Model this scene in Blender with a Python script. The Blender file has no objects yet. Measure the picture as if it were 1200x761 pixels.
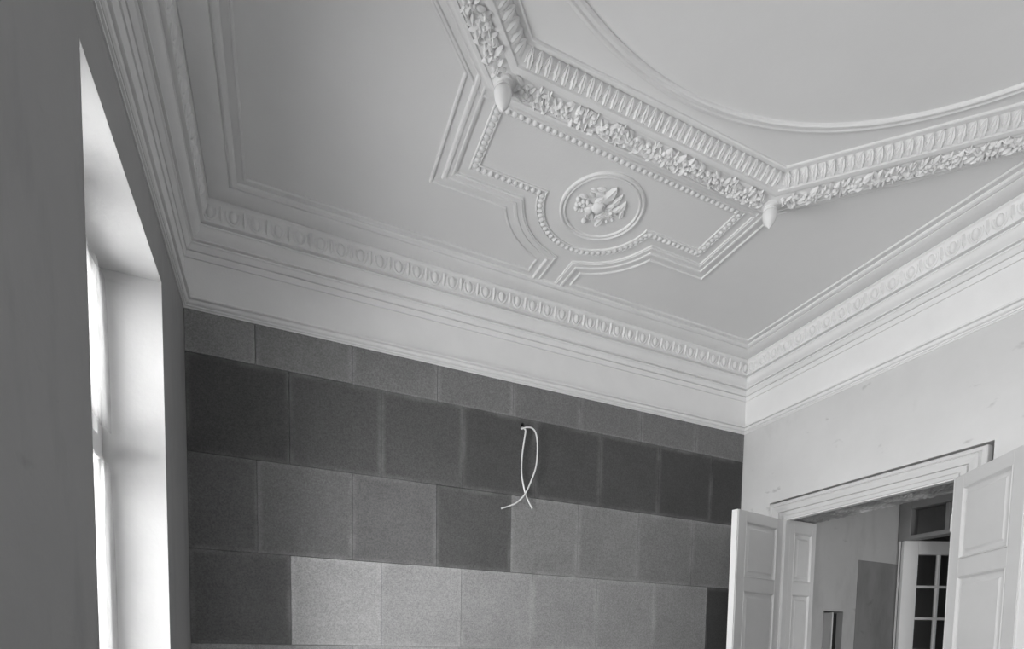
import bpy, bmesh, math, random
from mathutils import Vector, Matrix
random.seed(7)
sc = bpy.context.scene
C = sc.collection

# ------------------------------------------------------------------ camera
Z0 = 1.5                                     # eye height
cam_d = bpy.data.cameras.new('camera'); cam = bpy.data.objects.new('camera', cam_d); C.objects.link(cam)
Rv = Vector((0.91589213, -0.401022, 0.01797097)); Uv = Vector((0.01001312, 0.06757717, 0.9976638)); Fv = Vector((0.40129956, 0.91357248, -0.06590888))
m = Matrix.Identity(4)
for i in range(3):
    m[i][0] = Rv[i]; m[i][1] = Uv[i]; m[i][2] = -Fv[i]
m[2][3] = Z0
cam.matrix_world = m
cam_d.sensor_width = 36.0; cam_d.sensor_fit = 'HORIZONTAL'
cam_d.lens = 641.3856 / 1200 * 36
cam_d.shift_x = (600 - 612.4151) / 1200
cam_d.shift_y = (799.7704 - 380.5) / 1200
cam_d.clip_start = 0.02; cam_d.clip_end = 200
sc.camera = cam

# ------------------------------------------------------------------ world, daylight, exposure
w = bpy.data.worlds.new('world'); sc.world = w; w.use_nodes = True
bg = w.node_tree.nodes['Background']; bg.inputs[0].default_value = (1, 1, 1, 1); bg.inputs[1].default_value = 1.0
def area(name, loc, rot, sx, sy, power, spread=180):
    l = bpy.data.lights.new(name, 'AREA'); l.shape = 'RECTANGLE'; l.size = sx; l.size_y = sy; l.energy = power; l.spread = math.radians(spread)
    o = bpy.data.objects.new(name, l); o.location = loc; o.rotation_euler = rot; C.objects.link(o); return o
# overcast daylight standing in the two window openings of the left wall (local -Z looks into the room)
area('daylight', (-0.745, 2.287, 1.89), (0, math.radians(-90), 0), 2.1, 0.98, 112, 122)
area('daylight', (-0.745, -1.35, 1.89), (0, math.radians(-90), 0), 2.1, 1.38, 172, 180)
area('daylight', (4.3, -1.05, 1.7), (math.radians(90), 0, 0), 0.9, 1.8, 24)  # added lamp brightening the hall through an opening made for it, out of view
sc.view_settings.view_transform = 'Standard'; sc.view_settings.look = 'None'
sc.view_settings.gamma = 1.0; sc.view_settings.use_curve_mapping = False
sc.view_settings.exposure = 0.22
try:
    sc.cycles.use_denoising = True
    sc.cycles.max_bounces = 12; sc.cycles.diffuse_bounces = 8; sc.cycles.transparent_max_bounces = 16
    sc.cycles.caustics_reflective = False; sc.cycles.caustics_refractive = False
except Exception:
    pass

# ------------------------------------------------------------------ room constants
XL, XR, YB, YF = -0.446, 3.361, 3.3815, -2.545
HC = Z0 + 2.203
AX = 1.4875                                  # symmetry axis of the ceiling ornament
def W(a, b, d=0.0):                          # ceiling coordinates: a across, b from the back wall, d below the ceiling
    return Vector((AX + a, YB - b, HC - d))

# ------------------------------------------------------------------ materials
def mat(name):
    mm = bpy.data.materials.new(name); mm.use_nodes = True
    nt = mm.node_tree; return mm, nt, nt.nodes['Principled BSDF']
def N(nt, t, **kw):
    n = nt.nodes.new(t)
    for k, v in kw.items(): setattr(n, k, v)
    return n
def noise(nt, scale, detail=4, rough=.55, src=None):
    n = N(nt, 'ShaderNodeTexNoise'); n.inputs['Scale'].default_value = scale; n.inputs['Detail'].default_value = detail; n.inputs['Roughness'].default_value = rough
    if src: nt.links.new(src, n.inputs['Vector'])
    return n
def ramp(nt, src, p0, c0, p1, c1):
    r = N(nt, 'ShaderNodeValToRGB'); e = r.color_ramp.elements
    e[0].position = p0; e[0].color = (c0, c0, c0, 1); e[1].position = p1; e[1].color = (c1, c1, c1, 1)
    nt.links.new(src, r.inputs[0]); return r
def mul(nt, a, b):
    n = N(nt, 'ShaderNodeMix', data_type='RGBA', blend_type='MULTIPLY'); n.inputs[0].default_value = 1
    nt.links.new(a, n.inputs[6]); nt.links.new(b, n.inputs[7]); return n.outputs[2]
def mixc(nt, f, a, b):
    n = N(nt, 'ShaderNodeMix', data_type='RGBA'); nt.links.new(f, n.inputs[0])
    for s, i in ((a, 6), (b, 7)):
        if isinstance(s, float): n.inputs[i].default_value = (s, s, s, 1)
        else: nt.links.new(s, n.inputs[i])
    return n.outputs[2]
def bump(nt, b, src, strength, dist):
    n = N(nt, 'ShaderNodeBump'); n.inputs['Strength'].default_value = strength; n.inputs['Distance'].default_value = dist
    nt.links.new(src, n.inputs['Height']); nt.links.new(n.outputs[0], b.inputs['Normal'])
def pos(nt): return N(nt, 'ShaderNodeNewGeometry').outputs['Position']

def painted(name, v, vary=.03, scale=3, rough=.7, bscale=90, bstr=.12):
    mm, nt, b = mat(name); p = pos(nt)
    r = ramp(nt, noise(nt, scale, 5, .6, p).outputs[0], .3, v * (1 - vary), .7, v * (1 + vary))
    nt.links.new(r.outputs[0], b.inputs['Base Color']); b.inputs['Roughness'].default_value = rough
    bump(nt, b, noise(nt, bscale, 3, .6, p).outputs[0], bstr, .004)
    return mm
M_CEIL = painted('ceiling_paint', .80, .02, 2.5, .8, 120, .10)
M_STUCCO = painted('stucco_paint', .80, .03, 6, .75, 160, .15)
M_CORN = painted('cornice_paint', .82, .03, 4, .7, 140, .12)
M_WOOD = painted('painted_joinery', .62, .04, 3, .55, 60, .10)
M_WHITE = painted('fresh_white_paint', .82, .02, 3, .5, 60, .08)
M_FLOOR = painted('floor_boards', .16, .15, 4, .6, 40, .2)

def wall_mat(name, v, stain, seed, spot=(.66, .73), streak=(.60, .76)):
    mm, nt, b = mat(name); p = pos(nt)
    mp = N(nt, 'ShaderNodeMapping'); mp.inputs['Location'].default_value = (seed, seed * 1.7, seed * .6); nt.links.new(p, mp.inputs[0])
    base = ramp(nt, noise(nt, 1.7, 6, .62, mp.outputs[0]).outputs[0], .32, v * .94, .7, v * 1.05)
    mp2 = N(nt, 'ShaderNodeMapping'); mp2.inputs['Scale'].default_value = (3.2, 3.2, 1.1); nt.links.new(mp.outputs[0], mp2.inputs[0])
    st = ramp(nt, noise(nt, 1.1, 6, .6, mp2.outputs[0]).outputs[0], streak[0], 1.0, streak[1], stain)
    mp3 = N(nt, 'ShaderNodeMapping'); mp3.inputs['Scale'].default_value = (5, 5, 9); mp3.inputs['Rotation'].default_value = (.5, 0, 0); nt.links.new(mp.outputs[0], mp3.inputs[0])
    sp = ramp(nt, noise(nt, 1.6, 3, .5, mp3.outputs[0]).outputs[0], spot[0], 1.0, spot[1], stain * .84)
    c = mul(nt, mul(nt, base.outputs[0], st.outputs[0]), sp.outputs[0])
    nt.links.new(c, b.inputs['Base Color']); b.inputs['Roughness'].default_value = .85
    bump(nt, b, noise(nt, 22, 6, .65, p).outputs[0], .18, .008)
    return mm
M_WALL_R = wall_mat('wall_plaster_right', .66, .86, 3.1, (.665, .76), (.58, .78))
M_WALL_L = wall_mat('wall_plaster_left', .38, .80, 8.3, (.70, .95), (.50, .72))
M_WALL_H = wall_mat('wall_plaster_hall', .50, .80, 5.7, (.68, .85), (.50, .72))
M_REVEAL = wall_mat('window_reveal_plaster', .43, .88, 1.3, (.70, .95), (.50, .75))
M_ROUGH = wall_mat('rough_lintel_plaster', .30, 1.9, 2.2, (.60, .66), (.50, .62))
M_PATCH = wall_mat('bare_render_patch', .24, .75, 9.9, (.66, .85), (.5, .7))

# insulation panels: tone comes from the object colour, rubbed pale edges and fine fibre grain from noise
M_PANEL, nt, b = mat('fibre_insulation_board')
oi = N(nt, 'ShaderNodeObjectInfo'); p = pos(nt)
tc = N(nt, 'ShaderNodeTexCoord'); sx = N(nt, 'ShaderNodeSeparateXYZ'); nt.links.new(tc.outputs['Generated'], sx.inputs[0])
def edge(out):
    a = N(nt, 'ShaderNodeMath', operation='SUBTRACT'); nt.links.new(out, a.inputs[0]); a.inputs[1].default_value = .5
    c = N(nt, 'ShaderNodeMath', operation='ABSOLUTE'); nt.links.new(a.outputs[0], c.inputs[0]); return c.outputs[0]
mx = N(nt, 'ShaderNodeMath', operation='MAXIMUM'); nt.links.new(edge(sx.outputs[0]), mx.inputs[0]); nt.links.new(edge(sx.outputs[2]), mx.inputs[1])
er = ramp(nt, mx.outputs[0], .43, 0.0, .5, .85); er.color_ramp.interpolation = 'EASE'
em = N(nt, 'ShaderNodeMath', operation='MULTIPLY'); nt.links.new(er.outputs[0], em.inputs[0])
nm = ramp(nt, noise(nt, 5, 4, .6, p).outputs[0], .38, 0.1, .66, 1.0); nt.links.new(nm.outputs[0], em.inputs[1])
gr = ramp(nt, noise(nt, 130, 3, .75, p).outputs[0], .32, .72, .68, 1.28)
lg = ramp(nt, noise(nt, 4, 4, .6, p).outputs[0], .3, .92, .7, 1.08)
c0 = mul(nt, mul(nt, oi.outputs['Color'], gr.outputs[0]), lg.outputs[0])
lt = N(nt, 'ShaderNodeMix', data_type='RGBA', blend_type='ADD'); lt.inputs[0].default_value = 1; nt.links.new(c0, lt.inputs[6]); lt.inputs[7].default_value = (.10, .10, .10, 1)
nt.links.new(mixc(nt, em.outputs[0], c0, lt.outputs[2]), b.inputs['Base Color'])
b.inputs['Roughness'].default_value = .95
bump(nt, b, noise(nt, 220, 3, .7, p).outputs[0], .3, .002)

M_DARK, nt, b = mat('dark_void'); r = ramp(nt, noise(nt, 30).outputs[0], .3, .012, .7, .02); nt.links.new(r.outputs[0], b.inputs['Base Color']); b.inputs['Roughness'].default_value = .95
M_GREYWOOD = painted('grey_painted_frame', .26, .10, 6, .6, 60, .1)
M_CABLE = painted('white_cable_sheath', .80, .02, 20, .4, 60, .05)

M_GLASS, nt, b = mat('window_glass')
tr = N(nt, 'ShaderNodeBsdfTransparent'); tr.inputs[0].default_value = (.93, .93, .93, 1)
gl = N(nt, 'ShaderNodeBsdfGlossy'); gl.inputs['Roughness'].default_value = .03; gl.inputs[0].default_value = (.9, .9, .9, 1)
ms = N(nt, 'ShaderNodeMixShader'); ms.inputs[0].default_value = .08
nt.links.new(tr.outputs[0], ms.inputs[1]); nt.links.new(gl.outputs[0], ms.inputs[2])
nt.links.new(ms.outputs[0], nt.nodes['Material Output'].inputs[0])

M_FILM, nt, b = mat('milky_plastic_film')
tr = N(nt, 'ShaderNodeBsdfTransparent'); tl = N(nt, 'ShaderNodeBsdfTranslucent'); tl.inputs[0].default_value = (.30, .30, .30, 1)
df = N(nt, 'ShaderNodeBsdfDiffuse'); df.inputs[0].default_value = (.9, .9, .9, 1)
m1 = N(nt, 'ShaderNodeMixShader'); m1.inputs[0].default_value = .3; nt.links.new(tl.outputs[0], m1.inputs[1]); nt.links.new(df.outputs[0], m1.inputs[2])
fn = ramp(nt, noise(nt, 9, 4).outputs[0], .35, .10, .65, .22)
m2 = N(nt, 'ShaderNodeMixShader'); nt.links.new(fn.outputs[0], m2.inputs[0]); nt.links.new(tr.outputs[0], m2.inputs[1]); nt.links.new(m1.outputs[0], m2.inputs[2])
nt.links.new(m2.outputs[0], nt.nodes['Material Output'].inputs[0])

# ------------------------------------------------------------------ mesh helpers
def link(o, parent=None):
    C.objects.link(o)
    if parent is not None: o.parent = parent
    return o
def mesh_from(name, verts, faces, material, smooth=None):
    me = bpy.data.meshes.new(name); me.from_pydata([tuple(v) for v in verts], [], faces); me.update()
    bm = bmesh.new(); bm.from_mesh(me); bmesh.ops.recalc_face_normals(bm, faces=bm.faces); bm.to_mesh(me); bm.free()
    if material: me.materials.append(material)
    if smooth is not None:
        me.shade_smooth(); me.set_sharp_from_angle(angle=math.radians(smooth))
    return me
def ob(name, me, parent=None):
    return link(bpy.data.objects.new(name, me), parent)
def tag(o, label, cat, group=None, kind=None):
    o['label'] = label; o['category'] = cat
    if group: o['group'] = group
    if kind: o['kind'] = kind
    return o
def empty(name, loc=(0, 0, 0), rz=0.0):
    o = bpy.data.objects.new(name, None); o.empty_display_size = .1; o.location = loc; o.rotation_euler = (0, 0, rz); C.objects.link(o); return o
class MB:
    def __init__(s): s.v = []; s.f = []
    def add(s, v, f):
        n = len(s.v); s.v += [Vector(q) for q in v]; s.f += [tuple(i + n for i in q) for q in f]; return s
    def box(s, x0, x1, y0, y1, z0, z1):
        v = [(x, y, z) for z in (z0, z1) for y in (y0, y1) for x in (x0, x1)]
        return s.add(v, [(0, 2, 3, 1), (4, 5, 7, 6), (0, 1, 5, 4), (2, 6, 7, 3), (0, 4, 6, 2), (1, 3, 7, 5)])
    def bevbox(s, x0, x1, y0, y1, z0, z1, e):
        bm = bmesh.new(); bmesh.ops.create_cube(bm, size=1)
        for q in bm.verts: q.co = Vector(((x0 + x1) / 2 + q.co.x * (x1 - x0), (y0 + y1) / 2 + q.co.y * (y1 - y0), (z0 + z1) / 2 + q.co.z * (z1 - z0)))
        bmesh.ops.bevel(bm, geom=bm.edges[:], offset=e, segments=1, affect='EDGES')
        bm.verts.index_update(); s.add([q.co.copy() for q in bm.verts], [[q.index for q in f.verts] for f in bm.faces]); bm.free(); return s
    def ell(s, c, rx, ry, rz, seg=10, rings=6, half=False):
        v = []; f = []
        for i in range(rings + 1):
            th = math.pi * i / rings * (.5 if half else 1)
            for j in range(seg):
                ph = 2 * math.pi * j / seg
                v.append((c[0] + rx * math.sin(th) * math.cos(ph), c[1] + ry * math.sin(th) * math.sin(ph), c[2] + rz * math.cos(th)))
        for i in range(rings):
            for j in range(seg):
                f.append((i * seg + j, i * seg + (j + 1) % seg, (i + 1) * seg + (j + 1) % seg, (i + 1) * seg + j))
        return s.add(v, f)
    def tube(s, pts, r, seg=8, caps=True):
        v = []; f = []; pts = [Vector(q) for q in pts]; n = len(pts); ref = None
        for i, q in enumerate(pts):
            t = (pts[min(i + 1, n - 1)] - pts[max(i - 1, 0)]).normalized()
            if ref is None: ref = Vector((0, 0, 1)) if abs(t.z) < .9 else Vector((1, 0, 0))
            u = (ref - t * ref.dot(t)).normalized(); ww = t.cross(u); ref = u
            rr = r[i] if isinstance(r, (list, tuple)) else r
            for j in range(seg):
                a = 2 * math.pi * j / seg; v.append(q + (u * math.cos(a) + ww * math.sin(a)) * rr)
        for i in range(n - 1):
            for j in range(seg): f.append((i * seg + j, i * seg + (j + 1) % seg, (i + 1) * seg + (j + 1) % seg, (i + 1) * seg + j))
        if caps: f += [tuple(range(seg)), tuple(range((n - 1) * seg, n * seg))]
        return s.add(v, f)
    def lathe(s, prof, seg=20):                 # prof: (radius, z)
        v = []; f = []
        for r_, z_ in prof:
            for j in range(seg): v.append((r_ * math.cos(2 * math.pi * j / seg), r_ * math.sin(2 * math.pi * j / seg), z_))
        for i in range(len(prof) - 1):
            for j in range(seg): f.append((i * seg + j, i * seg + (j + 1) % seg, (i + 1) * seg + (j + 1) % seg, (i + 1) * seg + j))
        return s.add(v, f)
    def mesh(s, name, m_, smooth=None): return mesh_from(name, s.v, s.f, m_, smooth)
    def build(s, name, m_, parent=None, smooth=None): return ob(name, s.mesh(name, m_, smooth), parent)
def offset_path(pts, off, closed):
    n = len(pts); out = []
    for i in range(n):
        p1 = Vector(pts[i]); p0 = Vector(pts[i - 1]) if (closed or i > 0) else None; p2 = Vector(pts[(i + 1) % n]) if (closed or i < n - 1) else None
        d1 = (p1 - p0).normalized() if p0 is not None else None; d2 = (p2 - p1).normalized() if p2 is not None else None
        if d1 is None: d1 = d2
        if d2 is None: d2 = d1
        n1 = Vector((-d1.y, d1.x)); n2 = Vector((-d2.y, d2.x)); k = 1 + n1.dot(n2)
        out.append(p1 + (n1 + n2) * (off / max(k, .25)))
    return out
def sweep(pts, prof, closed, to3):             # profile (offset along the left normal, depth)
    mb = MB(); n = len(pts); k = len(prof); rings = [offset_path(pts, o, closed) for o, d in prof]
    v = [to3(rings[j][i].x, rings[j][i].y, prof[j][1]) for i in range(n) for j in range(k)]
    f = []
    for i in range(n if closed else n - 1):
        i2 = (i + 1) % n
        for j in range(k - 1): f.append((i * k + j, i * k + j + 1, i2 * k + j + 1, i2 * k + j))
    return mb.add(v, f)
def place(o, org, X, Y, Z, s=(1, 1, 1)):
    mm = Matrix.Identity(4)
    for i in range(3): mm[i][0] = X[i] * s[0]; mm[i][1] = Y[i] * s[1]; mm[i][2] = Z[i] * s[2]; mm[i][3] = org[i]
    o.matrix_basis = mm

# ================================================================== THE SHELL
def slab(name, label, cat, m_, boxes, parent=None):
    mb = MB()
    for bx in boxes: mb.box(*bx)
    o = mb.build(name, m_, parent)
    if parent is None: tag(o, label, cat, kind='structure')
    return o
slab('floor', 'bare floor of the room under renovation', 'floor', M_FLOOR, [(-.9, 7.2, YF - .3, YB + .3, -.1, 0)])
slab('ceiling', 'flat white plaster ceiling carrying stucco ornament', 'ceiling', M_CEIL, [(-.9, 7.2, YF - .3, YB + .3, HC, HC + .15)])
WT = -.86                                      # outer face of the window wall
SILL, HEAD = .78, Z0 + 1.484
WIN = [(1.782, 2.793), (-2.05, -.65)]
ys = [YF - .3, WIN[1][0], WIN[1][1], WIN[0][0], WIN[0][1], YB + .3]
bx = [(WT, XL, ys[0], ys[1], 0, HC), (WT, XL, ys[2], ys[3], 0, HC), (WT, XL, ys[4], ys[5], 0, HC)]
for a_, b_ in WIN: bx += [(WT, XL, a_, b_, 0, SILL), (WT, XL, a_, b_, HEAD, HC)]
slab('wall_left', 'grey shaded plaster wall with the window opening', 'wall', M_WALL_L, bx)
# fresh plaster lining of the reveals (thin coats on the opening's faces)
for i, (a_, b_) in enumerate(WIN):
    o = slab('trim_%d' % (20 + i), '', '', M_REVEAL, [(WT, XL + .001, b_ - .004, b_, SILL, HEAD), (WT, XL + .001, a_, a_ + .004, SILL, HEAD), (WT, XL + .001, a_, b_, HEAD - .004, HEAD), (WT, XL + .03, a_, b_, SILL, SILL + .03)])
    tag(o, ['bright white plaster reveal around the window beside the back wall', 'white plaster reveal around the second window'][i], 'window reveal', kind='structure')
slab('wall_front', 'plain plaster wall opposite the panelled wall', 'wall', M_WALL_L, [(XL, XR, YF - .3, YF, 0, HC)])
# right wall with a door opening a little larger than its architrave
DY0, DY1, DZ = 1.847, 2.930, Z0 + .948         # clear opening
AW = .150                                      # architrave width
HY0, HY1, HZ = DY0 - AW - .018, DY1 + AW + .018, DZ + .132 + .020
XB = 3.661                                     # hall side of the right wall
slab('wall_right', 'pale plaster wall with scuffs above the double door', 'wall', M_WALL_R, [(XR, XB, YF, HY0, 0, HC), (XR, XB, HY1, YB + .3, 0, HC), (XR, XB, HY0, HY1, HZ, HC)])
# masonry core around the opening, set back behind the plaster gap
slab('wall_door_core', 'dark masonry edge showing in the gap around the door casing', 'wall', M_GREYWOOD, [(XR + .06, XB, HY0, DY0 - .025, 0, HZ), (XR + .06, XB, DY1 + .025, HY1, 0, HZ), (XR + .06, XB, DY0 - .025, DY1 + .025, DZ + .02, HZ)])

# ------------------------------------------------------------------ back wall and its insulation boards
wb = slab('wall_back', 'back wall clad in grey square insulation boards in staggered rows', 'wall', M_WALL_R, [(XL, XR, YB + .030, YB + .3, 0, HC)])
Z1 = Z0 + 1.4834; ZCOR = Z0 + 1.6962
A0, B0 = -.1176, .0472
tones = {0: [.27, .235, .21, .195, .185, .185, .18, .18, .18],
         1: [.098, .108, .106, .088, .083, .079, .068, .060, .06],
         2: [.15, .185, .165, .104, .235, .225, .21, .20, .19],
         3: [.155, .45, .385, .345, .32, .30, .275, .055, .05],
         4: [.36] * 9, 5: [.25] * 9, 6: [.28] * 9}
box_cache = {}
HOLE = (1.456, Z0 + 1.438)
def panel_mesh(wd, ht, hole=None):
    key = (round(wd, 4), round(ht, 4), hole)
    if key in box_cache: return box_cache[key]
    t = .030
    if hole is None:
        mb = MB().bevbox(0, wd, 0, t, 0, ht, .0012)
        me = mb.mesh('panel', M_PANEL)
    else:
        bm = bmesh.new(); hx, hz, hr = hole
        outer = [bm.verts.new(q) for q in ((0, 0, 0), (wd, 0, 0), (wd, 0, ht), (0, 0, ht))]
        inner = [bm.verts.new((hx + hr * (1 + .12 * math.sin(3 * k)) * math.cos(k * math.pi / 7), 0, hz + hr * (1 + .1 * math.cos(2 * k)) * math.sin(k * math.pi / 7))) for k in range(14)]
        ed = [bm.edges.new((L[i], L[(i + 1) % len(L)])) for L in (outer, inner) for i in range(len(L))]
        bmesh.ops.triangle_fill(bm, edges=ed, use_beauty=True)
        back = {}
        for q in outer + inner: back[q] = bm.verts.new((q.co.x, t, q.co.z))
        for L in (outer, inner):
            for i in range(len(L)): bm.faces.new((L[i], L[(i + 1) % len(L)], back[L[(i + 1) % len(L)]], back[L[i]]))
        bm.verts.index_update(); vs = [q.co.copy() for q in bm.verts]; fs = [[q.index for q in f.verts] for f in bm.faces]; bm.free()
        me = mesh_from('panel', vs, fs, M_PANEL)
    box_cache[key] = me; return me
for row in range(7):
    zt = Z1 - .5 * (row - 1); zb = zt - .5
    if row == 0: zt, zb = ZCOR + .012, Z1
    zb = max(zb, 0.0)
    j0 = A0 if row % 2 == 0 else B0
    js = [XL] + [j0 + .5 * k for k in range(8) if XL + .03 < j0 + .5 * k < XR - .03] + [XR]
    for k in range(len(js) - 1):
        g = random.uniform(.0006, .0014) if not (row == 0 and k < 2) else .0018
        x0, x1 = js[k] + g, js[k + 1] - g; z0, z1 = zb + g, zt - g
        hole = None
        if x0 < HOLE[0] < x1 and z0 < HOLE[1] < z1: hole = (round(HOLE[0] - x0, 4), round(HOLE[1] - z0, 4), .017)
        o = ob('panel', panel_mesh(x1 - x0, z1 - z0, hole), wb)
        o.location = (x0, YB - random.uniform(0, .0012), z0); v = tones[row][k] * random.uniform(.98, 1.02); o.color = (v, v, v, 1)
mb = MB(); mb.add([(HOLE[0] + .03 * math.cos(k * math.pi / 6), YB + .0285, HOLE[1] + .03 * math.sin(k * math.pi / 6)) for k in range(12)] + [(HOLE[0] + .03 * math.cos(k * math.pi / 6), YB + .0299, HOLE[1] + .03 * math.sin(k * math.pi / 6)) for k in range(12)], [tuple(range(12)), tuple(range(12, 24))] + [(k, (k + 1) % 12, 12 + (k + 1) % 12, 12 + k) for k in range(12)])
mb.build('hole_back', M_DARK, wb)

# ================================================================== CORNICES
CP = [(.268, -.002), (.268, .010), (.262, .016), (.248, .019), (.240, .016), (.238, .010), (.234, .010), (.232, .018), (.215, .025), (.190, .028), (.160, .027), (.140, .025), (.137, .020), (.134, .020), (.132, .029), (.126, .033),
      (.121, .040), (.117, .060), (.113, .085), (.109, .108), (.108, .116), (.112, .119), (.112, .124), (.086, .1245), (.086, .130), (.096, .131), (.096, .138), (.092, .140), (.090, .148), (.086, .160), (.079, .171), (.068, .180), (.060, .185), (.059, .190), (.038, .1905), (.038, .196), (.048, .197),
      (.047, .203), (.040, .206), (.036, .212), (.030, .220), (.024, .226), (.012, .2265), (.012, .231), (.020, .232), (.019, .243), (.015, .250), (.013, .258), (.003, .2585), (.003, .263), (.008, .265), (.007, .447), (.001, .448), (.001, .4535), (.034, .455), (.037, .460), (.036, .466), (.029, .468), (.020, .4685), (.020, .472),
      (.026, .473), (.022, .483), (.016, .488), (.008, .4885), (.008, .492), (.014, .493), (.013, .499), (.006, .501), (.005, .5068), (-.002, .5068)]
def cornice(name, label, p0, p1, inward, closed_ends):
    # mitred straight run from p0 to p1 (wall corners), inward: unit vector into the room
    mb = MB(); n = len(CP); t = (Vector(p1) - Vector(p0)).normalized(); iv = Vector(inward)
    v = []
    for q, s in ((Vector(p0), 1), (Vector(p1), -1)):
        for c_, d_ in CP:
            w_ = q + iv * c_ + t * s * c_; v.append((w_.x, w_.y, HC - d_))
    f = [(j, j + 1, n + j + 1, n + j) for j in range(n - 1)]
    mb.add(v, f); o = mb.build(name, M_CORN, None, smooth=28); tag(o, label, 'cornice', kind='structure'); return o, t, iv
corn = [cornice('trim_back', 'white stucco cornice with egg and dart band above the dark boards', (XL, YB), (XR, YB), (0, -1), True),
        cornice('trim_left', 'shaded stucco cornice above the window wall', (XL, YF), (XL, YB), (1, 0), True),
        cornice('trim_right', 'bright stucco cornice above the double door wall', (XR, YF), (XR, YB), (-1, 0), True),
        cornice('trim_front', 'stucco cornice above the wall opposite the boards', (XL, YF), (XR, YF), (0, 1), True)]
# egg and dart pieces; local x along the wall, y up the face, z out of it
def egg_mesh():
    mb = MB(); mb.ell((0, .002, -.003), .0185, .030, .019, 12, 5, True)
    pts = []
    for k in range(13):
        a = math.radians(-200 + 220 * k / 12); pts.append((.031 * math.cos(a), .010 + .043 * math.sin(a) if math.sin(a) < 0 else .010 + .03 * math.sin(a), .001))
    mb.tube(pts, .0068, 6); return mb.mesh('egg', M_CORN, 50)
def dart_mesh():
    mb = MB(); v = [(-.006, .034, 0), (.006, .034, 0), (0, .034, .011), (-.008, .012, 0), (.008, .012, 0), (0, .012, .014), (-.011, -.012, 0), (.011, -.012, 0), (0, -.012, .013), (0, -.036, 0)]
    f = [(0, 2, 1), (0, 3, 5, 2), (2, 5, 4, 1), (3, 6, 8, 5), (5, 8, 7, 4), (6, 9, 8), (8, 9, 7)]
    return mb.add(v, f).mesh('dart', M_CORN)
EGG, DART = egg_mesh(), dart_mesh()
PER = .104
for (o, t, iv), p0, p1, lo, hi in ((corn[0], (XL, YB), (XR, YB), 0, 9), (corn[1], (XL, YF), (XL, YB), 2.6, 9), (corn[2], (XR, YF), (XR, YB), 2.2, 9)):
    L = (Vector(p1) - Vector(p0)).length; n = int((L - .24) / PER); st = (L - n * PER) / 2
    T = Vector((t.x, t.y, 0)); I = Vector((iv.x, iv.y, 0))
    Y = (I * (.121 - .109) + Vector((0, 0, .068))).normalized()
    Zn = T.cross(Y)
    X = T
    if Zn.dot(I) < 0: Zn = -Zn
    for k in range(n + 1):
        s = st + k * PER
        if not lo <= s <= hi: continue
        q = Vector((p0[0], p0[1], HC)) + T * s + I * .1145 + Vector((0, 0, -.077))
        e = ob('egg', EGG, o); place(e, q, X, Y, Zn)
        if k < n:
            e = ob('dart', DART, o); place(e, q + T * PER / 2, X, Y, Zn)

# ================================================================== CEILING ORNAMENT
def arc(cx, cy, r, a0, a1, n):
    return [(cx + r * math.cos(math.radians(a0 + (a1 - a0) * k / n)), cy + r * math.sin(math.radians(a0 + (a1 - a0) * k / n))) for k in range(n + 1)]
# side panel outline (outermost thin bead), in (a, b); arc round the rosette
MC = (0.003, .872)
FA, FB = .8255, .662                           # frame half width, frame lower edge
OB = 2.963                                     # octagon centre
ACH = 1.823                                    # apothem of the outer chamfer line
def panel_path(sgn):
    bl = abs((XL if sgn < 0 else XR) - AX) - .310      # distance axis -> border
    tail = .148
    r = .493
    th0 = math.degrees(math.asin(tail / r)); th1 = math.degrees(math.acos((MC[1] - FB) / r))
    pts = [(bl, .307), (tail, .307)]
    for k in range(15):
        th = math.radians(th0 + (th1 - th0) * k / 14); pts.append((r * math.sin(th), MC[1] - r * math.cos(th)))
    pts += [(FA, FB), (FA, OB - (ACH * math.sqrt(2) - FA)), (bl, OB - (ACH * math.sqrt(2) - bl))]
    pts = [(sgn * x + (MC[0] if i > 1 and i < 17 else 0), y) for i, (x, y) in enumerate(pts)]
    return pts
PM = [(0, -.001), (0, .006), (.003, .0095), (.009, .0105), (.013, .008), (.0145, .003), (.046, .003), (.048, .010), (.052, .0145), (.060, .0155), (.066, .0135), (.068, .009), (.086, .009), (.088, .0115), (.0945, .0115), (.0965, .008), (.102, .008), (.1035, -.001)]
for sgn, label in ((-1, 'raised double stucco border around the left ceiling panel'), (1, 'raised double stucco border around the right ceiling panel')):
    pts = panel_path(sgn)
    area2 = sum(pts[i][0] * pts[(i + 1) % len(pts)][1] - pts[(i + 1) % len(pts)][0] * pts[i][1] for i in range(len(pts)))
    if area2 > 0: pts = pts[::-1]              # left normal must point out of the panel
    o = sweep(pts, PM, True, W).build('trim_%d' % (1 if sgn < 0 else 2), M_STUCCO, None, smooth=30)
    tag(o, label, 'ceiling moulding', kind='structure')

# frame with beads round the rosette panel
BA, BB, BT, BR = .632, .850, 1.118, .290
th1 = math.degrees(math.acos((MC[1] - BB) / BR))
bead_path = [(-BA, BT), (-BA, BB)] + [(MC[0] - BR * math.sin(math.radians(th1 * (1 - 2 * k / 28))), MC[1] - BR * math.cos(math.radians(th1 * (1 - 2 * k / 28)))) for k in range(29)] + [(BA, BB), (BA, BT)]
ar = sum(bead_path[i][0] * bead_path[(i + 1) % len(bead_path)][1] - bead_path[(i + 1) % len(bead_path)][0] * bead_path[i][1] for i in range(len(bead_path)))
if ar > 0: bead_path = bead_path[::-1]
BM = [(0, -.001), (0, .006), (.003, .008), (.007, .008), (.009, .005), (.012, .004), (.020, .007), (.028, .006), (.034, .004), (.037, .009), (.042, .009), (.044, -.001)]
bo = sweep(bead_path, BM, True, W).build('trim_3', M_STUCCO, None, smooth=30)
tag(bo, 'beaded stucco frame around the rosette on the ceiling', 'ceiling moulding', kind='structure')
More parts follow.
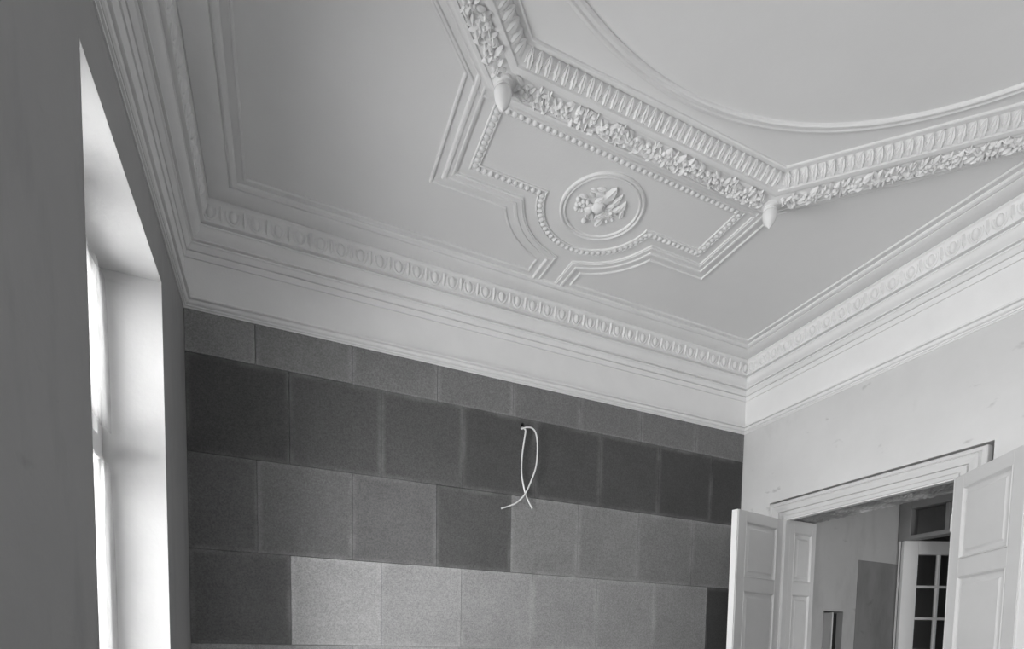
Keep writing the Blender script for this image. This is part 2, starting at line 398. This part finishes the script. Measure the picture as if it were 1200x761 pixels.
mb = MB(); mb.ell((0, 0, 0), .0125, .0155, .0095, 8, 4, True); BEAD = mb.mesh('bead', M_STUCCO, 60)
mid = offset_path(bead_path, .022, True)
for i in range(len(mid)):
    if 0: pass
# walk the closed path at even steps
pts = mid + [mid[0]]; acc = 0.0; step = .031; nxt = step / 2
for i in range(len(pts) - 1):
    a_, b_ = pts[i], pts[i + 1]; L = (b_ - a_).length
    while nxt <= acc + L:
        q = a_ + (b_ - a_) * ((nxt - acc) / L); d = (b_ - a_).normalized()
        T = Vector((d.x, -d.y, 0)); Zn = Vector((0, 0, -1)); Y = Zn.cross(T)
        o = ob('bead', BEAD, bo); place(o, W(q.x, q.y, .0055), T, Y, Zn); nxt += step
    acc += L

# central ring
ring = MB(); RP = [(1.498, -.001), (1.498, .006), (1.492, .010), (1.484, .011), (1.479, .006), (1.474, .006), (1.470, .012), (1.461, .013), (1.456, .008), (1.455, -.001)]
v = []; f = []; NS = 160
for k in range(NS):
    a = 2 * math.pi * k / NS
    for r_, d_ in RP: v.append(W(r_ * math.cos(a), OB + r_ * math.sin(a), d_))
for k in range(NS):
    for j in range(len(RP) - 1): f.append((k * len(RP) + j, k * len(RP) + j + 1, ((k + 1) % NS) * len(RP) + j + 1, ((k + 1) % NS) * len(RP) + j))
o = ring.add(v, f).build('trim_4', M_STUCCO, None, smooth=30); tag(o, 'large round stucco ring on the ceiling inside the octagonal beam', 'ceiling moulding', kind='structure')

# octagonal beam
BP = [(1.812, -.001), (1.812, .008), (1.808, .011), (1.801, .011), (1.797, .006), (1.782, .006), (1.770, .011), (1.756, .020), (1.744, .032), (1.734, .047), (1.728, .061), (1.722, .064), (1.712, .066), (1.709, .062),
      (1.690, .064), (1.660, .061), (1.632, .053), (1.626, .055), (1.618, .056), (1.604, .053), (1.600, .047), (1.596, .046), (1.588, .040), (1.576, .028), (1.566, .015), (1.560, .006), (1.557, .009), (1.540, .009), (1.536, .006), (1.535, -.001)]
beam = MB(); n = len(BP); v = []; f = []
for k in range(8):
    a = math.radians(22.5 + 45 * k)
    for A_, d_ in BP: R_ = A_ / math.cos(math.radians(22.5)); v.append(W(R_ * math.cos(a), OB + R_ * math.sin(a), d_))
for k in range(8):
    for j in range(n - 1): f.append((k * n + j, k * n + j + 1, ((k + 1) % 8) * n + j + 1, ((k + 1) % 8) * n + j))
be = beam.add(v, f).build('trim_5', M_STUCCO, None, smooth=30); tag(be, 'octagonal stucco beam with leaf and flower bands on the ceiling', 'ceiling beam', kind='structure')

# upright leaf of the inner band: x along beam, y up the face (towards the ceiling), z out
def leaf_mesh(wd, ht, lift, mname='leaf', m_=None, segs=5, name_angle=60):
    v = []; f = []
    for i in range(segs + 1):
        t = i / segs; hw = wd / 2 * (math.sin(math.pi * min(1, .18 + .82 * t)) ** .8 if t < 1 else .02) * (1 + .18 * math.cos(5 * math.pi * t)); y = ht * (t - .5); z = lift * (.35 + .65 * math.sin(math.pi * t * .85))
        for x_, zz in ((-1, 0), (-.5, .75), (0, .55), (.5, .75), (1, 0)): v.append((x_ * hw, y, z * zz))
    for i in range(segs):
        for j in range(4): f.append((i * 5 + j, i * 5 + j + 1, i * 5 + j + 6, i * 5 + j + 5))
    return MB().add(v, f).mesh(mname, m_ or M_STUCCO, name_angle)
def acanthus_mesh():
    mb = MB(); me0 = leaf_mesh(.026, .057, .019); mb.add([q.co.copy() for q in me0.vertices], [tuple(p_.vertices) for p_ in me0.polygons])
    for s_ in (-1, 1):                          # folded side lobes and the slim tip between two leaves
        me1 = leaf_mesh(.012, .040, .012); mb.add([Vector((q.co.x * math.cos(.35) - s_ * q.co.y * math.sin(.35) + s_ * .0115, q.co.y + .004, q.co.z)) for q in me1.vertices], [tuple(p_.vertices) for p_ in me1.polygons])
    return mb.mesh('leaf', M_STUCCO, 50)
LEAF = acanthus_mesh()
def sprig_mesh(seed):
    rnd = random.Random(seed); mb = MB()
    for k in range(12):
        L_ = rnd.uniform(.024, .046); wd = L_ * rnd.uniform(.36, .52); ang = rnd.gauss(0, 1.0); cx = rnd.uniform(-.030, .030); cy = rnd.uniform(-.034, .030); tl = rnd.uniform(.2, .6); lf = rnd.uniform(.009, .020)
        ca, sa = math.cos(ang), math.sin(ang); v = []; f = []
        for i in range(5):
            t = i / 4; hw = wd / 2 * math.sin(math.pi * min(1, .15 + .85 * t)) if t < 1 else .0004; y = L_ * (t - .5); z = lf * (.2 + tl * t + .7 * math.sin(math.pi * t))
            for x_, zz in ((-1, .1), (0, .8), (1, .1)):
                xx = x_ * hw; v.append((cx + xx * ca - y * sa, cy + xx * sa + y * ca, z * zz))
        for i in range(4):
            for j in range(2): f.append((i * 3 + j, i * 3 + j + 1, i * 3 + j + 4, i * 3 + j + 3))
        mb.add(v, f)
    for k in range(3):
        r_ = rnd.uniform(.006, .011); mb.ell((rnd.uniform(-.026, .026), rnd.uniform(-.026, .026), .004), r_, r_, r_ * 1.1, 8, 5, False)
    return mb.mesh('floral_sprig', M_STUCCO, 60)
SPRIGS = [sprig_mesh(k) for k in range(8)]
for ph in (-45, 0, 45):                        # left chamfer, back side, right chamfer
    p = math.radians(ph); nx, ny = math.sin(p), -math.cos(p); tx, ty = math.cos(p), math.sin(p)
    T = Vector((tx, -ty, 0)); OUT = Vector((nx, -ny, 0))
    # leaf band: face from (A 1.597,d .046) up to (1.560,d .006)
    A_, d_ = 1.578, .0285; hs = A_ * math.tan(math.radians(22.5)) - .012; nl = int(2 * hs / .036)
    Y = (OUT * (1.560 - 1.597) + Vector((0, 0, .040))).normalized(); Zn = T.cross(Y)
    if Zn.z > 0: Zn = -Zn
    for k in range(nl):
        s = -hs + (k + .5) * 2 * hs / nl
        o = ob('leaf', LEAF, be); place(o, W(nx * A_ + tx * s, OB + ny * A_ + ty * s, d_), T, Y, Zn, (1, random.uniform(.95, 1.05), random.uniform(.9, 1.15)))
    # floral band
    A_, d_ = 1.668, .0605; hs = A_ * math.tan(math.radians(22.5)) - .055; nl = int(2 * hs / .042)
    Y = (OUT * (1.632 - 1.709) + Vector((0, 0, .010))).normalized(); Zn = T.cross(Y)
    if Zn.z > 0: Zn = -Zn
    for k in range(nl):
        s = -hs + (k + .5) * 2 * hs / nl
        o = ob('floral_sprig', SPRIGS[random.randrange(8)], be); place(o, W(nx * A_ + tx * s, OB + ny * A_ + ty * s, d_), T, Y, Zn, (random.choice((-1, 1)), 1, random.uniform(.9, 1.2)))

# pendants at the beam corners
def pendant(a, label):
    A_ = 1.676; R_ = A_ / math.cos(math.radians(22.5)); th = math.radians(a)
    q = W(R_ * math.cos(th), OB + R_ * math.sin(th), .058)
    e = empty('ceiling_pendant', q); tag(e, label, 'pendant', 'plaster pendants at the beam corners')
    mb = MB().lathe([(0, .01), (.036, .008), (.040, 0), (.038, -.006), (.030, -.009), (.026, -.013), (.024, -.018), (.0, -.018)]); mb.build('rosette_base', M_STUCCO, e, 40)
    mb = MB().lathe([(0, -.012), (.026, -.014), (.030, -.018), (.030, -.023), (.025, -.026), (.0, -.027)]); mb.build('collar', M_STUCCO, e, 40)
    mb = MB().lathe([(0, -.024), (.028, -.026), (.0325, -.030), (.0335, -.038), (.032, -.052), (.028, -.068), (.021, -.082), (.012, -.092), (.006, -.096), (.005, -.101), (.0, -.104)]); mb.build('bulb', M_STUCCO, e, 50)
for a, l in ((247.5, 'acorn shaped plaster pendant at the left corner of the octagonal beam'), (292.5, 'acorn shaped plaster pendant at the right corner of the octagonal beam')): pendant(a, l)

# rosette
rc = W(.006, .868)
ro = empty('ceiling_rosette', rc); tag(ro, 'round plaster rosette with fruit and leaves in a ring frame', 'rosette')
mb = MB().lathe([(.2146, .001), (.2146, -.005), (.211, -.010), (.204, -.011), (.199, -.007), (.1975, -.0035), (.1945, -.0035), (.193, -.0075), (.188, -.009), (.184, -.007), (.182, -.002), (.181, .001)], 72); mb.build('ring_frame', M_STUCCO, ro, 35)
# fruit cluster; (du, dv) are metres across and towards the back wall from the centre
def fruit(x, y, rx, ry, rz, name='fruit', rot=0):
    mb = MB().ell((0, 0, 0), rx, ry, rz, 14, 8); o = mb.build(name, M_STUCCO, ro, 60); o.location = (x, y, -rz * .45); o.rotation_euler = (0, 0, rot); return o
def rleaf(x, y, L_, wd, ang, lift=.016):
    o = ob('leaf', leaf_mesh(wd, L_, lift, 'leaf', M_STUCCO, 6), ro)
    ca, sa = math.cos(ang), math.sin(ang)
    place(o, (x, y, -.002), Vector((ca, sa, 0)), Vector((sa, -ca, 0)), Vector((0, 0, -1)))
def ribbed(x, y, r_, rz, k_):                    # a lobed fruit
    mb = MB().ell((0, 0, 0), r_, r_, rz, 24, 8)
    for q in mb.v:
        a = math.atan2(q.y, q.x); g = 1 + .10 * math.cos(k_ * a) * min(1, math.hypot(q.x, q.y) / r_); q.x *= g; q.y *= g
    o = mb.build('fruit', M_STUCCO, ro, 60); o.location = (x, y, -rz * .5)
ribbed(-.028, -.008, .031, .024, 5); ribbed(-.062, .030, .023, .018, 4)
rleaf(-.040, -.042, .050, .030, math.radians(20)); rleaf(-.006, -.020, .050, .026, math.radians(-30), .022); rleaf(-.070, .006, .040, .022, math.radians(60)); rleaf(-.052, .058, .044, .026, math.radians(170), .02)
for (x, y) in ((-.138, -.003), (-.110, -.005), (-.089, -.009), (-.129, .028), (-.103, .050), (-.090, .046), (-.121, .050), (-.098, .016), (-.118, .012)): fruit(x, y, .0115, .0115, .012, 'grape')
rleaf(-.006, -.088, .105, .062, math.radians(4), .024)
rleaf(-.095, -.084, .040, .022, math.radians(70)); rleaf(-.065, -.103, .044, .022, math.radians(60)); rleaf(-.057, -.076, .046, .024, math.radians(50)); rleaf(-.088, -.058, .040, .024, math.radians(100))
rleaf(.041, -.078, .082, .026, math.radians(5)); rleaf(.089, -.053, .074, .030, math.radians(-8)); rleaf(.070, -.030, .066, .026, math.radians(10))
rleaf(.018, .020, .062, .030, math.radians(200)); rleaf(.028, .080, .058, .034, math.radians(195), .02); rleaf(-.022, .066, .050, .034, math.radians(150)); rleaf(-.045, .070, .040, .026, math.radians(120)); rleaf(.002, .055, .045, .026, math.radians(215))
rleaf(.108, -.012, .060, .026, math.radians(-20)); rleaf(.030, -.030, .050, .024, math.radians(30)); rleaf(-.122, -.032, .044, .022, math.radians(80)); rleaf(.020, .045, .050, .030, math.radians(230))
for k in range(6):                              # open flower
    a = math.radians(60 * k); rleaf(.050 + .020 * math.cos(a), -.002 + .020 * math.sin(a), .034, .026, a + math.pi / 2, .015)
fruit(.050, -.002, .011, .011, .014, 'flower_centre'); fruit(-.045, .104, .013, .013, .013, 'berry'); fruit(.085, .040, .008, .008, .008, 'berry'); fruit(.065, .062, .008, .008, .008, 'berry')

# ================================================================== WINDOWS
def window(idx, y0, y1, label):
    e = empty('window_%d' % idx, (-.70, (y0 + y1) / 2, SILL)); tag(e, label, 'window', kind='structure')
    h = HEAD - SILL; hw = (y1 - y0) / 2
    def part(name, m_, *boxes):
        mb = MB()
        for q in boxes: mb.bevbox(*q, .004)
        return mb.build(name, m_, e)
    part('frame', M_WHITE, (-.035, .035, -hw, -hw + .055, .03, h)); part('frame', M_WHITE, (-.035, .035, hw - .055, hw, .03, h))
    part('frame', M_WHITE, (-.035, .035, -hw + .055, hw - .055, h - .055, h)); part('frame', M_WHITE, (-.035, .035, -hw + .055, hw - .055, .03, .09))
    tz = Z0 + .76 - SILL
    part('transom', M_WHITE, (-.035, .045, -hw + .055, hw - .055, tz - .045, tz + .045))
    part('mullion', M_WHITE, (-.035, .040, -.045, .045, .09, tz - .06)); part('mullion', M_WHITE, (-.035, .040, -.045, .045, tz + .06, h - .055))
    for (ya, yb) in ((-hw + .055, -.045), (.045, hw - .055)):
        for (za, zb) in ((.09, tz - .06), (tz + .06, h - .055)):
            s = part('sash', M_WHITE, (-.02, .02, ya, ya + .04, za, zb), (-.02, .02, yb - .04, yb, za, zb), (-.02, .02, ya + .04, yb - .04, za, za + .045), (-.02, .02, ya + .04, yb - .04, zb - .045, zb))
            g = MB().box(-.003, .003, ya + .035, yb - .035, za + .04, zb - .04).build('pane', M_GLASS, s)
    return e
window(1, *WIN[0], 'white casement window behind plastic film near the back wall')
window(2, *WIN[1], 'white casement window further along the window wall')
# plastic film taped over the sashes, gathered folds
def film(label, y0, y1, zt0, zt1, zb0, zb1, seed, x=-.632):
    rnd = random.Random(seed); ny, nz = 64, 40; v = []; f = []
    ks = [(rnd.uniform(20, 70), rnd.uniform(0, 6), rnd.uniform(.0015, .004)) for _ in range(5)]
    for i in range(ny + 1):
        s = i / ny; y = y0 + (y1 - y0) * s
        zt = zt0 + (zt1 - zt0) * s; zb = zb0 + (zb1 - zb0) * s
        for j in range(nz + 1):
            t = j / nz; z = zt + (zb - zt) * t
            g = .35 + .65 * abs(2 * t - 1)
            dx = sum(a * math.sin(k * (s + .10 * (t - .5) * math.sin(3 * s + p)) + p) for k, p, a in ks) * g
            dx += .012 * math.sin(math.pi * t) * (.5 + .5 * math.sin(7 * s + seed))
            v.append((x + dx, y, z))
    for i in range(ny):
        for j in range(nz): a = i * (nz + 1) + j; f.append((a, a + 1, a + nz + 2, a + nz + 1))
    o = MB().add(v, f).build('plastic_sheet', M_FILM, None, 80); sm = o.modifiers.new('thickness', 'SOLIDIFY'); sm.thickness = .0004
    return tag(o, label, 'plastic sheet')
film('white plastic film draped over the upper sashes of the window', 1.80, 2.775, Z0 + 1.468, Z0 + 1.43, Z0 + .822, Z0 + .830, 3)
film('white plastic film hanging over the lower sashes of the window', 1.80, 2.785, Z0 + .682, Z0 + .695, SILL + .05, SILL + .05, 5)

# ================================================================== DOUBLE DOOR
# architrave
AP = [(0, -.03), (0, .016), (.003, .020), (.020, .020), (.022, .012), (.026, .012), (.028, .018), (.052, .019), (.054, .010), (.058, .010), (.060, .022), (.078, .026), (.090, .030), (.100, .030), (.103, .022), (.108, .016), (.112, .022), (.128, .022), (.132, .018), (.132, -.03)]
path = [(DY0, -.02), (DY0, DZ), (DY1, DZ), (DY1, -.02)]
for k, (i, w_) in enumerate((((0, 1), 0), ((1, 2), 1), ((2, 3), 2))): pass
def arch_piece(i):
    # one mitred length of the casing: verts of path segment i offset outwards
    rings = []
    sc_ = AW / .132
    for o_, d_ in AP:
        off = o_ * (sc_ if i != 1 else 1)
        oo = [(DY0 - o_ * sc_, 0), (DY0 - o_ * sc_, DZ + o_), (DY1 + o_ * sc_, DZ + o_), (DY1 + o_ * sc_, 0)]
        rings.append([(XR - d_, oo[i][0], oo[i][1]), (XR - d_, oo[i + 1][0], oo[i + 1][1])])
    n = len(AP); v = [r[0] for r in rings] + [r[1] for r in rings]; f = [(j, j + 1, n + j + 1, n + j) for j in range(n - 1)]
    return MB().add(v, f)
ar = empty('trim_6', (XR, (DY0 + DY1) / 2, 0)); tag(ar, 'white moulded casing around the double door opening', 'door casing', kind='structure')
for i, nm_ in enumerate(('jamb_casing', 'head_casing', 'jamb_casing')):
    o = arch_piece(i).build(nm_, M_WOOD, ar, 30); o.matrix_parent_inverse = Matrix.Translation(-Vector(ar.location))
# lining of the opening: panelled jambs and rough head
def framed(part_of, m_, w0, w1, zlist, openings, t, yface, s, tr=None):
    """stiles, rails and raised panels in a local xz plane; face at y=yface, thickness s*t"""
    ya, yb = sorted((yface, yface + s * t))
    ox0, ox1 = openings[0][0], openings[0][1]
    for a_, b_ in ((w0, ox0), (ox1, w1)): MB().bevbox(a_, b_, ya, yb, zlist[0], zlist[1], .0015).build('stile', m_, part_of)
    zs = sorted([(o[2], o[3]) for o in openings]); edges = [zlist[0]] + [q for z_ in zs for q in z_] + [zlist[1]]
    for k in range(0, len(edges), 2): MB().bevbox(ox0, ox1, ya + .0004, yb - .0004, edges[k], edges[k + 1], .0015).build('rail', m_, part_of)
    PR = [(0, 0), (.004, -.003), (.009, .001), (.013, .009), (.016, .010), (.016, .013), (.030, .013), (.034, .012), (.046, .004), (.048, .003)]
    for o in openings:
        pa = [(o[0], o[2]), (o[1], o[2]), (o[1], o[3]), (o[0], o[3])]
        pn = MB()
        for face, sg in ((yface, s), (yface + s * t, -s)):
            mbx = sweep(pa, PR, True, lambda x, z, d: Vector((x, face + sg * d, z)))
            pn.add(mbx.v, mbx.f)
            q = offset_path(pa, PR[-1][0], True); pn.add([(e_.x, face + sg * PR[-1][1], e_.y) for e_ in q], [(0, 1, 2, 3)])
        pn.build('panel', m_, part_of, 30)
LZ = [(-.30, .41), (.50, .88)]
for k, (yf, s) in enumerate(((DY1, 1), (DY0, -1))):
    e = empty('trim_%d' % (7 + k), (XR + .03, yf, 0)); tag(e, ['panelled wooden lining of the door opening on the back wall side', 'panelled wooden lining of the door opening on the hidden side'][k], 'door lining', kind='structure')
    framed(e, M_WOOD, 0, XB - XR - .03, (0, DZ + .0), [(.045, .230, .25, 1.05), (.045, .230, 1.14, Z0 + .415), (.045, .230, Z0 + .505, Z0 + .86)], .024, 0, s)
mb = MB(); v = []; f = []; nx_, ny_ = 24, 70; rnd = random.Random(4)
for i in range(nx_ + 1):
    for j in range(ny_ + 1):
        v.append((XR + .03 + (XB - XR - .03) * i / nx_, DY0 - .02 + (DY1 - DY0 + .04) * j / ny_, DZ + .008 + rnd.uniform(-.005, .004)))
for i in range(nx_):
    for j in range(ny_): a = i * (ny_ + 1) + j; f.append((a, a + 1, a + ny_ + 2, a + ny_ + 1))
o = mb.add(v, f).build('trim_9', M_ROUGH); tag(o, 'rough unpainted plaster soffit over the door opening', 'soffit', kind='structure')
slab('trim_10', 'thin pale edge strip under the head casing', 'door lining', M_WHITE, [(XR - .012, XR + .03, DY0, DY1, DZ - .006, DZ + .014)])

def leaf_door(name, hx, hy, ex, ey, s, label):
    ang = math.atan2(ey - hy, ex - hx); e = empty(name, (hx, hy, .01), ang); tag(e, label, 'door', kind='structure')
    ops = [(.082, .448, .22, 1.00), (.082, .448, 1.09, Z0 + .400), (.082, .448, Z0 + .492, Z0 + .870)]
    framed(e, M_WOOD, 0, .532, (0, Z0 + .938), ops, .050, 0, s)
    a_, b_ = sorted((0, s * .030))
    MB().bevbox(.532, .542, min(s * .004, s * .048), max(s * .004, s * .048), 0, Z0 + .938, .001).build('lit_edge_strip', M_WHITE, e)  # free edge coloured paler than the leaf, imitating window light on it
    for z_ in (.35, 1.25, 2.2):
        MB().lathe([(0, -.045), (.007, -.045), (.007, .045), (0, .045)], 10).build('hinge', M_WOOD, e, 40).location = (-.004, s * .004, z_)
    return e
leaf_door('door_1', 3.352, 2.953, 2.835, 2.864, -1, 'open panelled door leaf beside the dark boards, edge on to the room')
leaf_door('door_2', 3.345, 1.846, 3.079, 1.430, 1, 'open panelled door leaf swung back at the right edge')

# ================================================================== HALL BEYOND
HX, HYS = 4.90, 3.10
NX0, NX1, NZ = 4.003, 4.235, Z0 + .328         # niche in the hall's side wall
ws = slab('wall_hall_side', 'patched plaster side wall of the hall seen through the door', 'wall', M_WALL_H, [(XB, NX0, HYS, HYS + .2, 0, HC), (NX1, HX + 2.3, HYS, HYS + .2, 0, HC), (NX0, NX1, HYS, HYS + .2, NZ, HC), (NX0, NX1, HYS, HYS + .2, 0, .9), (NX0, NX1, HYS + .16, HYS + .2, .9, NZ)])
MB().bevbox(4.385, HX - .012, HYS - .006, HYS + .01, 0, Z0 + .762, .003).build('render_patch', M_PATCH, ws)
sb = empty('service_niche', (4.12, HYS + .08, .9)); tag(sb, 'tall dark recessed service niche low in the hall side wall', 'niche')
MB().box(-.112, .112, .055, .07, .004, NZ - .9 - .006).build('back_board', M_GREYWOOD, sb); MB().bevbox(.030, .042, -.05, .05, .004, NZ - .9 - .006, .002).build('divider', M_WHITE, sb)
MB().bevbox(.048, .110, -.03, .02, .004, NZ - .9 - .01, .003).build('dark_box', M_DARK, sb); MB().bevbox(-.112, -.085, -.06, .05, .004, NZ - .9 - .006, .003).build('side_board', M_GREYWOOD, sb)
slab('wall_hall_front', 'unseen hall end wall with an opening added to light the hall', 'wall', M_WALL_H, [(XB, 3.85, -1.0, -.8, 0, HC), (4.75, HX + .1, -1.0, -.8, 0, HC), (3.85, 4.75, -1.0, -.8, 2.6, HC), (3.85, 4.75, -1.0, -.8, 0, .8)])
slab('wall_hall_far', 'hall wall around the glazed door and transom light', 'wall', M_WALL_H, [(HX, HX + .1, -1.0, 2.18, 0, HC), (HX, HX + .1, 2.18, HYS, Z0 + 1.30, HC)])
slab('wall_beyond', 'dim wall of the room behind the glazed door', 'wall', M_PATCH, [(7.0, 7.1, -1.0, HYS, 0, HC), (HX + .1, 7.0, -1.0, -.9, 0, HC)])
tf = empty('window_3', (HX + .03, 2.6, Z0 + .97)); tag(tf, 'grey framed transom light above the glazed hall door', 'window', kind='structure')
def tb(n_, m_, *q): o = MB().bevbox(*q, .003).build(n_, m_, tf); o.matrix_parent_inverse = Matrix.Translation(-Vector(tf.location)); return o
tb('post', M_GREYWOOD, HX - .03, HX + .07, 2.998, HYS - .004, Z0 + .955, Z0 + 1.30); tb('post', M_GREYWOOD, HX + .03, HX + .07, 3.086, HYS - .004, 0, Z0 + .955); tb('post', M_GREYWOOD, HX - .03, HX + .07, 2.18, 2.24, 0, Z0 + 1.30)
tb('head_rail', M_GREYWOOD, HX - .03, HX + .07, 2.24, 2.998, Z0 + 1.212, Z0 + 1.30); tb('bottom_rail', M_GREYWOOD, HX - .04, HX + .07, 2.24, 2.998, Z0 + .955, Z0 + .990)
tb('glazing_bar', M_GREYWOOD, HX, HX + .05, 2.722, 2.752, Z0 + .990, Z0 + 1.212); tb('glazing_bar', M_GREYWOOD, HX, HX + .05, 2.47, 2.50, Z0 + .990, Z0 + 1.212)
for a_, b_ in ((2.752, 2.998), (2.50, 2.722), (2.24, 2.47)): tb('pane', M_GLASS, HX + .02, HX + .026, a_, b_, Z0 + .990, Z0 + 1.212)
# glazed door, swung away into the next room
gd = empty('door_3', (HX - .02, 3.058, .01), math.atan2(2.905 - 3.076, 5.27 - 4.90)); tag(gd, 'white glazed door with small square panes standing ajar in the hall', 'door', kind='structure')
GW, GT = .80, Z0 + .945
MB().bevbox(0, .125, -.02, .02, 0, GT, .002).build('stile', M_WHITE, gd); MB().bevbox(GW - .125, GW, -.02, .02, 0, GT, .002).build('stile', M_WHITE, gd)
MB().bevbox(.125, GW - .125, -.0195, .0195, GT - .115, GT, .002).build('rail', M_WHITE, gd); MB().bevbox(.125, GW - .125, -.0195, .0195, 0, .70, .002).build('rail', M_WHITE, gd)
cw = (GW - .25) / 3; zt = GT - .115; rh = (zt - .70) / 6
for k in (1, 2): MB().bevbox(.125 + cw * k - .011, .125 + cw * k + .011, -.014, .014, .70, zt, .002).build('glazing_bar', M_WHITE, gd)
for k in range(1, 6): MB().bevbox(.125, GW - .125, -.0135, .0135, .70 + rh * k - .011, .70 + rh * k + .011, .002).build('glazing_bar', M_WHITE, gd)
for i in range(3):
    for k in range(6): MB().box(.125 + cw * i + .011, .125 + cw * (i + 1) - .011, -.002, .002, .70 + rh * k + .011, .70 + rh * (k + 1) - .011).build('pane', M_GLASS, gd)
slab('trim_11', 'narrow white door stop strip beside the glazed door', 'door lining', M_WHITE, [(HX - .035, HX - .03, 3.068, 3.080, 0, Z0 + .955)])

# ================================================================== CABLES
ec = empty('electric_cable', (HOLE[0], YB, HOLE[1])); tag(ec, 'white electric cable with two loose ends hanging from a hole in the boards', 'cable')
def cable(label, pts):
    # smooth path through control points (Catmull-Rom)
    P_ = [Vector(q) for q in pts]; P_ = [P_[0] * 2 - P_[1]] + P_ + [P_[-1] * 2 - P_[-2]]; out = []
    for i in range(1, len(P_) - 2):
        for k in range(8):
            t = k / 8; a, b_, c, d = P_[i - 1:i + 3]
            out.append(.5 * ((2 * b_) + (-a + c) * t + (2 * a - 5 * b_ + 4 * c - d) * t * t + (-a + 3 * b_ - 3 * c + d) * t ** 3))
    out.append(P_[-2])
    o = MB().tube(out, .0052, 8).build('strand', M_CABLE, ec, 60); o.matrix_parent_inverse = Matrix.Translation(-Vector(ec.location)); o['label'] = label
cable('white cable looping right from the hole, its end bent to the left', [(1.452, YB - -0.020, Z0 + 1.430), (1.440, YB - 0.016, Z0 + 1.410), (1.467, YB - 0.030, Z0 + 1.418), (1.504, YB - 0.030, Z0 + 1.421), (1.531, YB - 0.030, Z0 + 1.400), (1.545, YB - 0.030, Z0 + 1.351), (1.549, YB - 0.030, Z0 + 1.277), (1.541, YB - 0.030, Z0 + 1.182), (1.516, YB - 0.030, Z0 + 1.104), (1.469, YB - 0.030, Z0 + 0.999), (1.415, YB - 0.030, Z0 + 0.937), (1.364, YB - 0.030, Z0 + 0.907), (1.300, YB - 0.030, Z0 + 0.881)])
cable('straighter white cable hanging from the hole, its end pointing right', [(1.458, YB - -0.020, Z0 + 1.436), (1.458, YB - 0.014, Z0 + 1.414), (1.466, YB - 0.018, Z0 + 1.397), (1.455, YB - 0.018, Z0 + 1.321), (1.444, YB - 0.018, Z0 + 1.226), (1.443, YB - 0.018, Z0 + 1.133), (1.454, YB - 0.018, Z0 + 1.069), (1.472, YB - 0.018, Z0 + 1.002), (1.496, YB - 0.018, Z0 + 0.953), (1.524, YB - 0.018, Z0 + 0.909)])
